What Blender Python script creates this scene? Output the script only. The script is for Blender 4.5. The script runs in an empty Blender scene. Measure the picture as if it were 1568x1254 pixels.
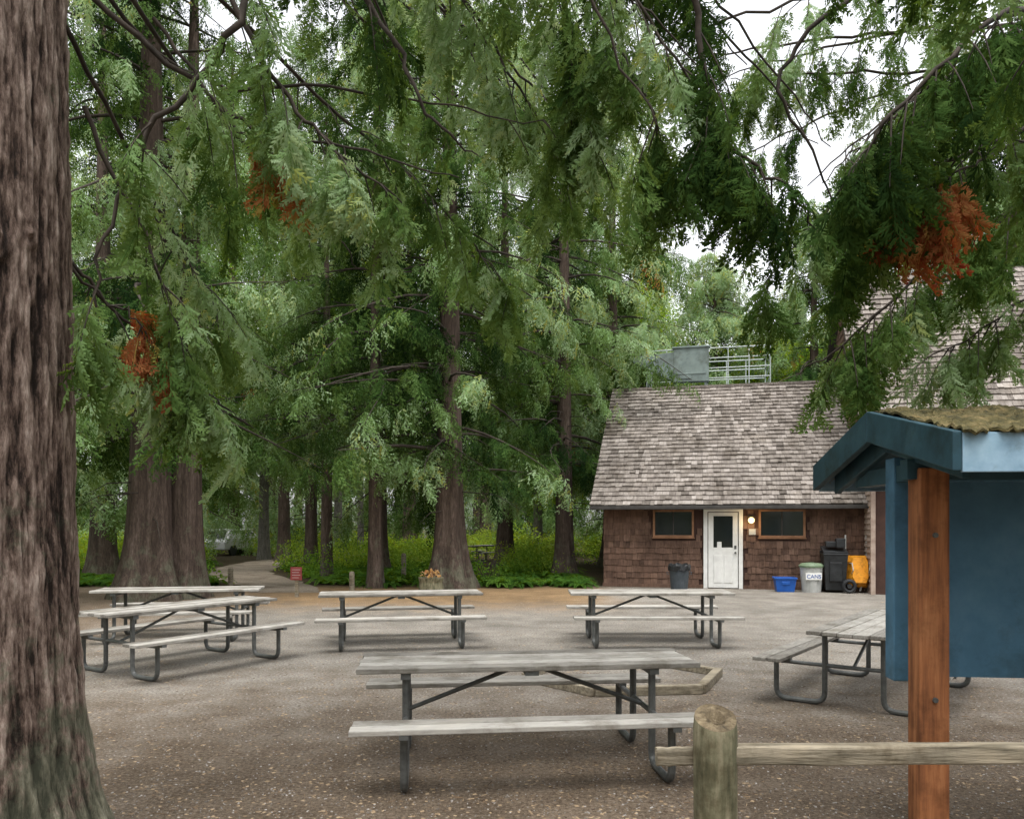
import bpy, math, random
import numpy as np
from mathutils import Vector, Matrix, noise, Euler
R=random.Random(7)
S=bpy.context.scene
COL=S.collection
rad=math.radians

# ---------------------------------------------------------------- materials
def newmat(name):
    m=bpy.data.materials.new(name); m.use_nodes=True
    nt=m.node_tree; b=nt.nodes['Principled BSDF']
    return m,nt,b
def N(nt,t,**kw):
    n=nt.nodes.new(t)
    for k,v in kw.items(): setattr(n,k,v)
    return n
def ramp(nt,stops,interp='LINEAR'):
    r=nt.nodes.new('ShaderNodeValToRGB'); r.color_ramp.interpolation=interp
    e=r.color_ramp.elements
    while len(e)<len(stops): e.new(.5)
    for i,(p,c) in enumerate(stops):
        e[i].position=p; e[i].color=(c[0],c[1],c[2],1)
    return r
def noise_mat(name,stops,scale=8,stretch=(1,1,1),rough=.8,bump=.3,bscale=None,detail=8,metal=0,dist=.02,coord='Object',attr=None,attrw=.5,spec=.3,stain=0):
    m,nt,b=newmat(name); L=nt.links.new
    tc=N(nt,'ShaderNodeTexCoord'); mp=N(nt,'ShaderNodeMapping'); mp.inputs['Scale'].default_value=stretch
    L(tc.outputs[coord],mp.inputs['Vector'])
    n=N(nt,'ShaderNodeTexNoise'); n.inputs['Scale'].default_value=scale; n.inputs['Detail'].default_value=detail; n.inputs['Roughness'].default_value=.62
    L(mp.outputs[0],n.inputs['Vector'])
    fac=n.outputs['Fac']
    if attr:
        a=N(nt,'ShaderNodeAttribute'); a.attribute_name=attr
        mx=N(nt,'ShaderNodeMix'); mx.inputs[0].default_value=attrw
        L(fac,mx.inputs[2]); L(a.outputs['Fac'],mx.inputs[3]); fac=mx.outputs[0]
    r=ramp(nt,stops); L(fac,r.inputs[0]); col=r.outputs[0]
    if stain:
        n4=N(nt,'ShaderNodeTexNoise'); n4.inputs['Scale'].default_value=stain; n4.inputs['Detail'].default_value=9; n4.inputs['Roughness'].default_value=.7; L(tc.outputs['Object'],n4.inputs['Vector'])
        r4=ramp(nt,[(.36,(.55,.52,.47)),(.52,(1,1,1)),(.68,(1.12,1.1,1.06))]); L(n4.outputs['Fac'],r4.inputs[0])
        m4=N(nt,'ShaderNodeMix',data_type='RGBA',blend_type='MULTIPLY'); m4.inputs[0].default_value=1; L(col,m4.inputs[6]); L(r4.outputs[0],m4.inputs[7]); col=m4.outputs[2]
    L(col,b.inputs['Base Color'])
    b.inputs['Roughness'].default_value=rough; b.inputs['Metallic'].default_value=metal
    b.inputs['Specular IOR Level'].default_value=spec
    if bump:
        n2=N(nt,'ShaderNodeTexNoise'); n2.inputs['Scale'].default_value=bscale or scale*2.5; n2.inputs['Detail'].default_value=6
        L(mp.outputs[0],n2.inputs['Vector'])
        bp=N(nt,'ShaderNodeBump'); bp.inputs['Strength'].default_value=bump; bp.inputs['Distance'].default_value=dist
        L(n2.outputs['Fac'],bp.inputs['Height']); L(bp.outputs[0],b.inputs['Normal'])
    return m
def g3(v,k=1.0): return (v*k,v*k,v*k)

M_weather=noise_mat('weathered_wood',[(.25,(.115,.105,.09)),(.5,(.29,.275,.245)),(.75,(.46,.44,.405))],scale=5,stretch=(1.2,14,14),rough=.75,bump=.5,dist=.004,attr='tint',attrw=.35,stain=2.6)
M_steel=noise_mat('galvanised_steel',[(.3,(.07,.072,.07)),(.6,(.135,.14,.135)),(.8,(.22,.22,.21))],scale=9,rough=.5,metal=.35,bump=.05)
M_log=noise_mat('log_wood',[(.25,(.05,.055,.03)),(.5,(.17,.16,.10)),(.75,(.33,.29,.20))],scale=6,stretch=(4,4,.7),rough=.9,bump=.6,dist=.01,stain=6)
M_endgrain=noise_mat('log_end_grain',[(.3,(.04,.032,.02)),(.5,(.13,.10,.062)),(.7,(.24,.195,.125))],scale=22,rough=.95,bump=.8,dist=.01,stain=12)
M_rail=noise_mat('rail_wood',[(.25,(.08,.07,.05)),(.5,(.22,.19,.14)),(.75,(.36,.31,.23))],scale=6,stretch=(.6,6,6),rough=.9,bump=.6,dist=.008,stain=5)
M_orange=noise_mat('stained_post',[(.2,(.08,.03,.015)),(.5,(.30,.115,.045)),(.8,(.50,.23,.10))],scale=5,stretch=(6,6,.5),rough=.7,bump=.4,dist=.004,stain=3)
M_blue=noise_mat('blue_paint',[(.2,(.05,.125,.20)),(.5,(.075,.185,.29)),(.8,(.12,.25,.37))],scale=4,rough=.6,bump=.15,dist=.003,stain=1.5)
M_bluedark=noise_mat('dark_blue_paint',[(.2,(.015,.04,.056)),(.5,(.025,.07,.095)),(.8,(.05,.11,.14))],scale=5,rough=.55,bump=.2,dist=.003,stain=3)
M_fascia=noise_mat('chipped_blue_paint',[(.34,(.30,.26,.22)),(.38,(.20,.33,.45)),(.7,(.32,.47,.59))],scale=9,rough=.6,bump=.3,dist=.003,stain=4)
M_moss=noise_mat('mossy_roof',[(.3,(.03,.03,.015)),(.5,(.10,.085,.035)),(.7,(.20,.15,.07))],scale=14,rough=1,bump=1,dist=.03)
M_roof=noise_mat('roof_shakes',[(.25,(.072,.06,.050)),(.5,(.19,.165,.145)),(.75,(.32,.288,.262))],scale=3,stretch=(6,1.2,1.2),rough=.85,bump=.6,dist=.012,attr='tint',attrw=.38,stain=.8)
M_siding=noise_mat('wall_shingles',[(.2,(.048,.027,.018)),(.5,(.118,.068,.047)),(.8,(.20,.122,.086))],scale=3,stretch=(8,8,1),rough=.8,bump=.5,dist=.01,attr='tint',attrw=.35,stain=1.2)
M_wall=noise_mat('dark_wall',[(.3,(.04,.02,.015)),(.7,(.07,.035,.025))],scale=4,bump=.1)
M_lap=noise_mat('lap_siding',[(.3,(.26,.19,.15)),(.7,(.42,.33,.27))],scale=6,bump=.1)
M_white=noise_mat('white_paint',[(.3,(.66,.66,.63)),(.7,(.80,.80,.77))],scale=5,rough=.45,bump=.05)
M_trim=noise_mat('wood_trim',[(.3,(.18,.09,.045)),(.7,(.30,.16,.09))],scale=6,bump=.1)
M_eave=noise_mat('eave_trim',[(.3,(.03,.028,.026)),(.7,(.06,.055,.05))],scale=6,bump=.1)
M_green=noise_mat('green_metal',[(.3,(.14,.18,.17)),(.7,(.20,.25,.235))],scale=4,rough=.5,bump=.05,stain=1.5)
M_railmetal=noise_mat('pale_grey_metal',[(.3,(.33,.37,.35)),(.7,(.44,.48,.46))],scale=4,rough=.5,bump=.05)
M_black=noise_mat('black_plastic',[(.3,(.012,.013,.014)),(.7,(.03,.032,.034))],scale=7,rough=.45,bump=.05)
M_grey=noise_mat('grey_plastic',[(.3,(.035,.045,.052)),(.7,(.07,.08,.09))],scale=7,rough=.5,bump=.05)
M_lgrey=noise_mat('light_grey_plastic',[(.3,(.33,.34,.32)),(.7,(.45,.45,.43))],scale=7,rough=.5,bump=.05)
M_lid=noise_mat('green_lid',[(.3,(.10,.15,.09)),(.7,(.16,.21,.13))],scale=7,rough=.5,bump=.05)
M_bluebin=noise_mat('blue_plastic',[(.3,(.01,.06,.26)),(.7,(.02,.10,.38))],scale=7,rough=.4,bump=.03)
M_yellow=noise_mat('orange_tray',[(.3,(.66,.25,.02)),(.7,(.82,.36,.03))],scale=7,rough=.4,bump=.03,stain=5)
M_red=noise_mat('red_sign',[(.3,(.17,.03,.03)),(.7,(.24,.05,.045))],scale=7,rough=.5,bump=.03)
M_stone=noise_mat('gravel_stone',[(.2,(.12,.105,.09)),(.5,(.235,.215,.19)),(.8,(.38,.355,.325))],scale=30,rough=.9,bump=0,attr='tint',attrw=.75)
M_litter=noise_mat('leaf_litter',[(.2,(.07,.045,.028)),(.5,(.20,.135,.08)),(.8,(.37,.27,.165))],scale=20,rough=.9,bump=0,attr='tint',attrw=.8)
M_carpaint=noise_mat('car_paint',[(.3,(.5,.5,.5)),(.7,(.6,.6,.6))],scale=2,rough=.3,bump=0)
M_flower=noise_mat('flowers',[(.3,(.40,.10,.05)),(.5,(.45,.28,.08)),(.7,(.35,.16,.25))],scale=20,rough=.7,bump=0)
m,nt,b=newmat('window_glass'); b.inputs['Base Color'].default_value=(.015,.02,.02,1); b.inputs['Roughness'].default_value=.08; b.inputs['Specular IOR Level'].default_value=.7; M_glass=m
m,nt,b=newmat('lamp_glow'); b.inputs['Base Color'].default_value=(1,.8,.4,1); b.inputs['Emission Color'].default_value=(1,.72,.3,1); b.inputs['Emission Strength'].default_value=3; M_lamp=m

def bark_mat(name,stops,hs=10,vs=1.2,moss=0,dist=.05,fine=3.5,attrw=.35,mh=2.2,ma=.08,fw=.5):
    m,nt,b=newmat(name); L=nt.links.new
    tc=N(nt,'ShaderNodeTexCoord')
    def nz(h,v,d,ro,di=.8):
        mp=N(nt,'ShaderNodeMapping'); mp.inputs['Scale'].default_value=(h,h,v); L(tc.outputs['Object'],mp.inputs['Vector'])
        n=N(nt,'ShaderNodeTexNoise'); n.inputs['Scale'].default_value=1.; n.inputs['Detail'].default_value=d; n.inputs['Roughness'].default_value=ro; n.inputs['Distortion'].default_value=di
        L(mp.outputs[0],n.inputs['Vector']); return n.outputs['Fac']
    n1=nz(hs,vs,8,.68); n2=nz(hs*fine,vs*fine*2,8,.78,.3)
    mz=N(nt,'ShaderNodeMix'); mz.inputs[0].default_value=fw; L(n1,mz.inputs[2]); L(n2,mz.inputs[3])
    at=N(nt,'ShaderNodeAttribute'); at.attribute_name='tint'
    mx=N(nt,'ShaderNodeMix'); mx.inputs[0].default_value=attrw; L(mz.outputs[0],mx.inputs[2]); L(at.outputs['Fac'],mx.inputs[3])
    r=ramp(nt,stops); L(mx.outputs[0],r.inputs[0])
    col=r.outputs[0]
    if moss:
        n3=N(nt,'ShaderNodeTexNoise'); n3.inputs['Scale'].default_value=3.2; n3.inputs['Detail'].default_value=10; n3.inputs['Roughness'].default_value=.75; L(tc.outputs['Object'],n3.inputs['Vector'])
        sx=N(nt,'ShaderNodeSeparateXYZ'); L(tc.outputs['Object'],sx.inputs[0])
        mr=N(nt,'ShaderNodeMapRange'); mr.inputs[1].default_value=mh; mr.inputs[2].default_value=.1; mr.inputs[3].default_value=-.1; mr.inputs[4].default_value=ma
        L(sx.outputs[2],mr.inputs[0])
        ad=N(nt,'ShaderNodeMath',operation='ADD'); L(n3.outputs['Fac'],ad.inputs[0]); L(mr.outputs[0],ad.inputs[1])
        rr=ramp(nt,[(.52,g3(0)),(.62,g3(moss))]); L(ad.outputs[0],rr.inputs[0])
        mc=N(nt,'ShaderNodeMix',data_type='RGBA'); L(rr.outputs[0],mc.inputs[0]); L(col,mc.inputs[6]); mc.inputs[7].default_value=(.17,.185,.125,1)
        m2=N(nt,'ShaderNodeMix',data_type='RGBA',blend_type='MULTIPLY'); m2.inputs[0].default_value=1; L(mc.outputs[2],m2.inputs[6])
        r2=ramp(nt,[(.38,g3(.4)),(.6,g3(1.2))]); L(mx.outputs[0],r2.inputs[0]); L(r2.outputs[0],m2.inputs[7])
        col=m2.outputs[2]
    L(col,b.inputs['Base Color']); b.inputs['Roughness'].default_value=.92; b.inputs['Specular IOR Level'].default_value=.2
    bp=N(nt,'ShaderNodeBump'); bp.inputs['Strength'].default_value=1; bp.inputs['Distance'].default_value=dist
    L(mz.outputs[0],bp.inputs['Height']); L(bp.outputs[0],b.inputs['Normal'])
    return m
M_bark=bark_mat('cedar_bark',[(.38,(.05,.033,.026)),(.45,(.18,.12,.095)),(.52,(.31,.23,.19)),(.62,(.47,.385,.335))],hs=15,vs=1.8,moss=.75,dist=.04,fine=4.5,attrw=.3,mh=2.6,ma=.14,fw=.6)
M_bark2=bark_mat('red_cedar_bark',[(.3,(.03,.022,.018)),(.5,(.10,.072,.057)),(.68,(.22,.17,.145))],hs=7,vs=.7,moss=.5)
M_bark3=bark_mat('pale_bark',[(.3,(.10,.09,.08)),(.7,(.30,.28,.25))],hs=6,vs=2,moss=.2)
M_twig=noise_mat('dark_branch_bark',[(.3,(.02,.016,.013)),(.7,(.075,.06,.048))],scale=8,rough=.95,bump=.4,dist=.01)

def leaf_mat(name,stops,transl=.3,rough=.5):
    m,nt,b=newmat(name); L=nt.links.new
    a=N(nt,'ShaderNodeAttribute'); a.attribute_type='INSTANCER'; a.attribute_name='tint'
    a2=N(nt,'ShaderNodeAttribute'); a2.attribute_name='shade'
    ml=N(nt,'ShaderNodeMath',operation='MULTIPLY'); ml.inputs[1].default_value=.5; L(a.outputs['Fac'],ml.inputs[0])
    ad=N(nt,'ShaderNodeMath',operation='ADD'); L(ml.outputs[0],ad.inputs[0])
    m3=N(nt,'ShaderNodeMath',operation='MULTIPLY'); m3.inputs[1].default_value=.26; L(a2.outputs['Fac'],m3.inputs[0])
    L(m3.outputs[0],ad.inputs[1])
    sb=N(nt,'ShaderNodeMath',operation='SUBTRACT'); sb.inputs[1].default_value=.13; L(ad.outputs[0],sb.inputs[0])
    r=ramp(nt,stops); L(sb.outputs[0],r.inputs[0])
    d=N(nt,'ShaderNodeBsdfDiffuse'); L(r.outputs[0],d.inputs['Color'])
    t=N(nt,'ShaderNodeBsdfTranslucent')
    hs_=N(nt,'ShaderNodeHueSaturation'); hs_.inputs['Hue'].default_value=.455; hs_.inputs['Saturation'].default_value=1.2; hs_.inputs['Value'].default_value=1.6; L(r.outputs[0],hs_.inputs['Color']); L(hs_.outputs[0],t.inputs['Color'])
    mx=N(nt,'ShaderNodeMixShader'); mx.inputs[0].default_value=transl
    L(d.outputs[0],mx.inputs[1]); L(t.outputs[0],mx.inputs[2])
    L(mx.outputs[0],nt.nodes['Material Output'].inputs['Surface']); nt.nodes.remove(b)
    return m
M_leaf=leaf_mat('cedar_leaves',[(0,(.015,.036,.012)),(.2,(.055,.11,.028)),(.34,(.12,.20,.06)),(.45,(.20,.31,.14)),(.53,(.32,.43,.26)),(.62,(.28,.33,.08)),(.72,(.34,.19,.07)),(.9,(.30,.11,.05))],.42)
M_broad=leaf_mat('broad_leaves',[(0,(.02,.055,.012)),(.25,(.065,.15,.025)),(.5,(.17,.31,.055)),(.7,(.30,.42,.08))],.4)

# ---------------------------------------------------------------- mesh helpers
def link(o,parent=None):
    COL.objects.link(o)
    if parent: o.parent=parent
    return o
def mesh_obj(name,V,F,mat,parent=None,tint=None,smooth=False,loc=None):
    me=bpy.data.meshes.new(name); me.from_pydata([tuple(v) for v in V],[],F)
    if tint is not None:
        a=me.attributes.new('tint','FLOAT','POINT'); a.data.foreach_set('value',np.array(tint,dtype=np.float32))
    mats=mat if isinstance(mat,list) else [mat]
    for mm in mats: me.materials.append(mm)
    if smooth: me.shade_smooth()
    me.update()
    o=bpy.data.objects.new(name,me)
    if loc: o.location=loc
    return link(o,parent)
def empty(name,loc=(0,0,0),rz=0):
    o=bpy.data.objects.new(name,None); o.location=loc; o.rotation_euler=(0,0,rz); o.empty_display_size=.2
    return link(o)
class MB:
    def __init__(s): s.V=[];s.F=[];s.T=[];s.MI=[]
    def add(s,V,F,t=.5,mi=0):
        n=len(s.V); s.V+= [tuple(v) for v in V]; s.F+=[tuple(i+n for i in f) for f in F]; s.T+=[t]*len(V); s.MI+=[mi]*len(F)
    def box(s,lo,hi,t=.5,M=None,mi=0,jit=0):
        x0,y0,z0=lo;x1,y1,z1=hi
        V=[Vector(p) for p in ((x0,y0,z0),(x1,y0,z0),(x1,y1,z0),(x0,y1,z0),(x0,y0,z1),(x1,y0,z1),(x1,y1,z1),(x0,y1,z1))]
        if M: V=[M@v for v in V]
        s.add(V,[(0,3,2,1),(4,5,6,7),(0,1,5,4),(1,2,6,5),(2,3,7,6),(3,0,4,7)],t,mi)
    def tube(s,P,r,n=8,t=.5,mi=0,cap=True):
        P=[Vector(p) for p in P]; m=len(P)
        rs=r if isinstance(r,(list,tuple)) else [r]*m
        T=[(P[min(i+1,m-1)]-P[max(i-1,0)]).normalized() for i in range(m)]
        up=Vector((0,0,1)) if abs(T[0].z)<.9 else Vector((1,0,0))
        a=T[0].cross(up).normalized(); V=[]
        for i in range(m):
            a=(a-T[i]*a.dot(T[i]))
            if a.length<1e-5: a=T[i].orthogonal()
            a.normalize(); b=T[i].cross(a)
            for k in range(n):
                th=2*math.pi*k/n; V.append(P[i]+(a*math.cos(th)+b*math.sin(th))*rs[i])
        F=[(i*n+k,i*n+(k+1)%n,(i+1)*n+(k+1)%n,(i+1)*n+k) for i in range(m-1) for k in range(n)]
        if cap: F+=[tuple(range(n))[::-1],tuple((m-1)*n+k for k in range(n))]
        s.add(V,F,t,mi)
    def obj(s,name,mat,parent=None,smooth=False,bevel=0,loc=None,rz=0):
        o=mesh_obj(name,s.V,s.F,mat,parent,s.T,smooth)
        o.data.polygons.foreach_set('material_index',s.MI)
        if loc: o.location=loc
        o.rotation_euler=(0,0,rz)
        if bevel:
            md=o.modifiers.new('b','BEVEL'); md.width=bevel; md.segments=2; md.limit_method='ANGLE'
        return o
def roundpath(P,r,k=5):
    P=[Vector(p) for p in P]; out=[P[0]]
    for i in range(1,len(P)-1):
        a=(P[i-1]-P[i]).normalized(); b=(P[i+1]-P[i]).normalized()
        p0=P[i]+a*r; p1=P[i]+b*r
        for j in range(k+1):
            t=j/k; out.append(p0*(1-t)**2+P[i]*2*t*(1-t)+p1*t*t)
    out.append(P[-1]); return out

# ---------------------------------------------------------------- world + sun
w=bpy.data.worlds.new('World'); S.world=w; w.use_nodes=True
nt=w.node_tree; bg=nt.nodes['Background']
sky=nt.nodes.new('ShaderNodeTexSky'); sky.sky_type='NISHITA'; sky.sun_disc=False
sky.sun_elevation=rad(72); sky.sun_rotation=rad(160); sky.dust_density=3; sky.air_density=1
hs=nt.nodes.new('ShaderNodeHueSaturation'); hs.inputs['Saturation'].default_value=.12; hs.inputs['Value'].default_value=2.95
nt.links.new(sky.outputs[0],hs.inputs['Color']); nt.links.new(hs.outputs[0],bg.inputs['Color'])
bg.inputs['Strength'].default_value=.15
sd=bpy.data.lights.new('sun','SUN'); sd.energy=1.9; sd.angle=rad(25); sd.color=(1,.96,.89)
so=bpy.data.objects.new('sun',sd); so.rotation_euler=(rad(18),0,rad(-20)+0); link(so)
S.view_settings.view_transform='Standard'; S.view_settings.look='None'; S.view_settings.exposure=0

# ---------------------------------------------------------------- camera
cd=bpy.data.cameras.new('camera'); cam=bpy.data.objects.new('camera',cd); link(cam)
cam.location=(0,0,1.8); cam.rotation_euler=(rad(90),0,0)
cd.sensor_width=36; cd.lens=27.7; cd.shift_y=.1116; cd.clip_end=600; cd.clip_start=.05
S.camera=cam

# ---------------------------------------------------------------- ground
def ground_mat():
    m,nt,b=newmat('gravel_ground'); L=nt.links.new
    tc=N(nt,'ShaderNodeTexCoord'); sx=N(nt,'ShaderNodeSeparateXYZ'); L(tc.outputs['Object'],sx.inputs[0])
    def nz(sc,d=6,r=.6):
        n=N(nt,'ShaderNodeTexNoise'); n.inputs['Scale'].default_value=sc; n.inputs['Detail'].default_value=d; n.inputs['Roughness'].default_value=r; L(tc.outputs['Object'],n.inputs['Vector']); return n.outputs['Fac']
    fine=nz(34,8,.8); med=nz(1.7,8); big=nz(.3)
    grey=ramp(nt,[(.33,(.088,.079,.068)),(.5,(.24,.222,.198)),(.66,(.42,.395,.36))]); L(fine,grey.inputs[0])
    brown=ramp(nt,[(.33,(.07,.05,.036)),(.5,(.19,.146,.108)),(.66,(.345,.28,.218))]); L(fine,brown.inputs[0])
    orange=ramp(nt,[(.3,(.10,.06,.03)),(.5,(.25,.165,.09)),(.7,(.38,.28,.17))]); L(fine,orange.inputs[0])
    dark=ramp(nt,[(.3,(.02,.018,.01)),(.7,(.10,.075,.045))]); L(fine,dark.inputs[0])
    def mr(src,a,b_,n,amt):
        ad=N(nt,'ShaderNodeMath',operation='MULTIPLY_ADD'); L(n,ad.inputs[0]); ad.inputs[1].default_value=amt; L(src,ad.inputs[2])
        r=N(nt,'ShaderNodeMapRange'); r.interpolation_type='SMOOTHSTEP'; L(ad.outputs[0],r.inputs[0]); r.inputs[1].default_value=a+amt*.5; r.inputs[2].default_value=b_+amt*.5; return r.outputs[0]
    def mix(f,a,b_):
        x=N(nt,'ShaderNodeMix',data_type='RGBA'); L(f,x.inputs[0]); L(a,x.inputs[6]); L(b_,x.inputs[7]); return x.outputs[2]
    f1=mr(sx.outputs[1],5.0,11,med,7)
    c=mix(f1,brown.outputs[0],grey.outputs[0])
    f2=mr(sx.outputs[1],15.0,19.0,med,4); 
    fx=mr(sx.outputs[0],3.2,1.4,med,2)
    mm=N(nt,'ShaderNodeMath',operation='MULTIPLY'); L(f2,mm.inputs[0]); L(fx,mm.inputs[1])
    c=mix(mm.outputs[0],c,orange.outputs[0])
    fl=mr(sx.outputs[0],-4.8,-8,med,4); c=mix(fl,c,brown.outputs[0])
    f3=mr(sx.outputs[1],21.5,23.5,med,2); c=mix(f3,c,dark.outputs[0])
    br=N(nt,'ShaderNodeMix',data_type='RGBA',blend_type='MULTIPLY'); br.inputs[0].default_value=1; L(c,br.inputs[6])
    rr=ramp(nt,[(.3,(.70,.68,.64)),(.7,(1.15,1.14,1.11))]); L(med,rr.inputs[0]); L(rr.outputs[0],br.inputs[7])
    b3=N(nt,'ShaderNodeMix',data_type='RGBA',blend_type='MULTIPLY'); b3.inputs[0].default_value=1; L(br.outputs[2],b3.inputs[6])
    r3=ramp(nt,[(.35,g3(.8)),(.65,g3(1.12))]); L(big,r3.inputs[0]); L(r3.outputs[0],b3.inputs[7])
    L(b3.outputs[2],b.inputs['Base Color']); b.inputs['Roughness'].default_value=.95; b.inputs['Specular IOR Level'].default_value=.15
    bp=N(nt,'ShaderNodeBump'); bp.inputs['Strength'].default_value=1; bp.inputs['Distance'].default_value=.03
    L(fine,bp.inputs['Height']); L(bp.outputs[0],b.inputs['Normal'])
    return m
M_ground=ground_mat()
mesh_obj('ground',[(-300,-300,0),(300,-300,0),(300,300,0),(-300,300,0)],[(0,1,2,3)],M_ground)
M_path=noise_mat('path_gravel',[(.3,(.13,.105,.08)),(.7,(.31,.26,.205))],scale=20,rough=.95,bump=.4,stain=.8)
pl=[(-6.9,20.6,-5.0,20.6),(-8.0,23,-5.8,23),(-9.9,26,-7.4,26),(-11.3,29,-8.9,29),(-12.2,33,-9.8,33),(-12.6,38,-10,38),(-11,46,-8,45),(-6,54,-3,51),(2,60,4,56)]
V=[];F=[]; pts2=[]
for i in range(len(pl)-1):
    for k in range(6):
        t=k/6; a=pl[i];b_=pl[i+1]; pts2.append([a[j]*(1-t)+b_[j]*t for j in range(4)])
for i,(a,b_,c,d) in enumerate(pts2):
    w1=.25*noise.noise(Vector((i*.6,0,0))); w2=.25*noise.noise(Vector((i*.6,9,0)))
    V+=[(a+w1,b_,.006),(c+w2,d,.006)]
    if i: F.append((2*i-2,2*i-1,2*i+1,2*i))
mesh_obj('path',V,F,M_path)

def stones(name,n,mat,flat,smin,smax,region,seed,longy=1):
    rg=np.random.default_rng(seed)
    xs,ys=region(rg,n); s=rg.uniform(smin,smax,n)**1.0
    base=np.array([(-1,-.6,0),(.7,-.9,0),(1,.6,0),(-.5,.9,0),(-.5,-.3,1),(.5,-.4,.9),(.45,.4,1),(-.3,.45,.8)])*np.array([longy,1,1])
    th=rg.uniform(0,6.28,n); c,sn=np.cos(th),np.sin(th)
    B=base[None]*s[:,None,None]*rg.uniform(.6,1.2,(n,1,3)); B[:,:,2]*=flat
    B+=rg.normal(0,.12,(n,8,3))*s[:,None,None]*np.array([1,1,flat])
    X=B[:,:,0]*c[:,None]-B[:,:,1]*sn[:,None]+xs[:,None]; Y=B[:,:,0]*sn[:,None]+B[:,:,1]*c[:,None]+ys[:,None]
    Z=B[:,:,2]-.001
    V=np.stack([X,Y,Z],2).reshape(-1,3)
    f=np.array([(4,5,6,7),(0,1,5,4),(1,2,6,5),(2,3,7,6),(3,0,4,7)])
    F=(f[None]+np.arange(n)[:,None,None]*8).reshape(-1,4)
    me=bpy.data.meshes.new(name); me.vertices.add(len(V)); me.vertices.foreach_set('co',V.astype(np.float32).ravel())
    me.loops.add(F.size); me.loops.foreach_set('vertex_index',F.ravel().astype(np.int32))
    me.polygons.add(len(F)); me.polygons.foreach_set('loop_start',np.arange(0,F.size,4,dtype=np.int32)); 
    a=me.attributes.new('tint','FLOAT','POINT'); a.data.foreach_set('value',np.repeat(rg.uniform(0,1,n),8).astype(np.float32))
    me.materials.append(mat); me.update(calc_edges=True)
    link(bpy.data.objects.new(name,me))
def near(rg,n):
    d=1.6*np.exp(rg.uniform(0,1,n)*math.log(20/1.6)); return rg.uniform(-.85,.85,n)*d, d
stones('gravel',42000,M_stone,.6,.003,.010,near,1)
stones('leaf_litter',34000,M_litter,.15,.005,.02,near,2)
stones('twig_litter',2600,M_litter,.9,.003,.006,near,5,longy=9)

# ---------------------------------------------------------------- picnic tables
def picnic_table(x,y,ang,L=2.44,seed=0):
    rr=random.Random(seed); e=empty('picnic_table',(x,y,0),rad(ang)); h=L/2
    t=MB()
    for i in range(5):
        yy=-.355+i*.143; t.box((-h+rr.uniform(-.01,.01),yy,.735),(h+rr.uniform(-.01,.01),yy+.133,.772+rr.uniform(-.003,.003)),rr.random())
    t.obj('table_top',M_weather,e,bevel=.006)
    for nm,sg in (('bench_near',-1),('bench_far',1)):
        t=MB(); y0=.60 if sg>0 else -.88
        for i in range(2):
            yy=y0+i*.143; t.box((-h+rr.uniform(-.01,.01),yy,.435),(h+rr.uniform(-.01,.01),yy+.133,.472),rr.random())
        t.obj(nm,M_weather,e,bevel=.006)
    f=MB(); r=.027
    for sx in (-1,1):
        X=sx*(h-.34)
        for sy in (-1,1):
            f.tube(roundpath([(X,sy*.75,.43),(X,sy*.75,r),(X,sy*.27,r),(X,sy*.27,.70)],.11),r,10)
            f.box((X-.03,min(sy*.60,sy*.88),.405),(X+.03,max(sy*.60,sy*.88),.434))
        f.box((X-.035,-.34,.69),(X+.035,.34,.734))
        f.tube([(X,-.75,.40),(X,.75,.40)],.02,8)
        f.tube([(X,0,.40),(sx*.06,0,.715)],.017,8)
    f.box((-.05,-.34,.70),(.05,.34,.734))
    f.obj('steel_frame',M_steel,e,smooth=False)
    return e
picnic_table(.11,6.05,6.2,2.5,1)
picnic_table(-1.68,11.9,10,2.4,2)
picnic_table(2.10,12.05,0,2.44,3)
picnic_table(-4.2,10.1,58,2.44,4)
picnic_table(-5.3,12.6,9,2.5,5)
picnic_table(3.85,8.35,52.7,2.44,6)
picnic_table(-1.45,38,60,2.44,7)

fr=MB(); cx,cy=1.3,9.2; rr=1.16
for i in range(6):
    a0=rad(60*i+8); a1=rad(60*i+68)
    p0=Vector((cx+rr*math.cos(a0),cy+rr*.9*math.sin(a0),0)); p1=Vector((cx+rr*math.cos(a1),cy+rr*.9*math.sin(a1),0))
    d=(p1-p0); L=d.length; M=Matrix.Translation(p0)@Matrix.Rotation(math.atan2(d.y,d.x),4,'Z')
    fr.box((.0,-.05,.0),(L,.05,.085+.003*i),R.random(),M)
fr.obj('timber_fire_ring',M_rail,bevel=.01)

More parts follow.
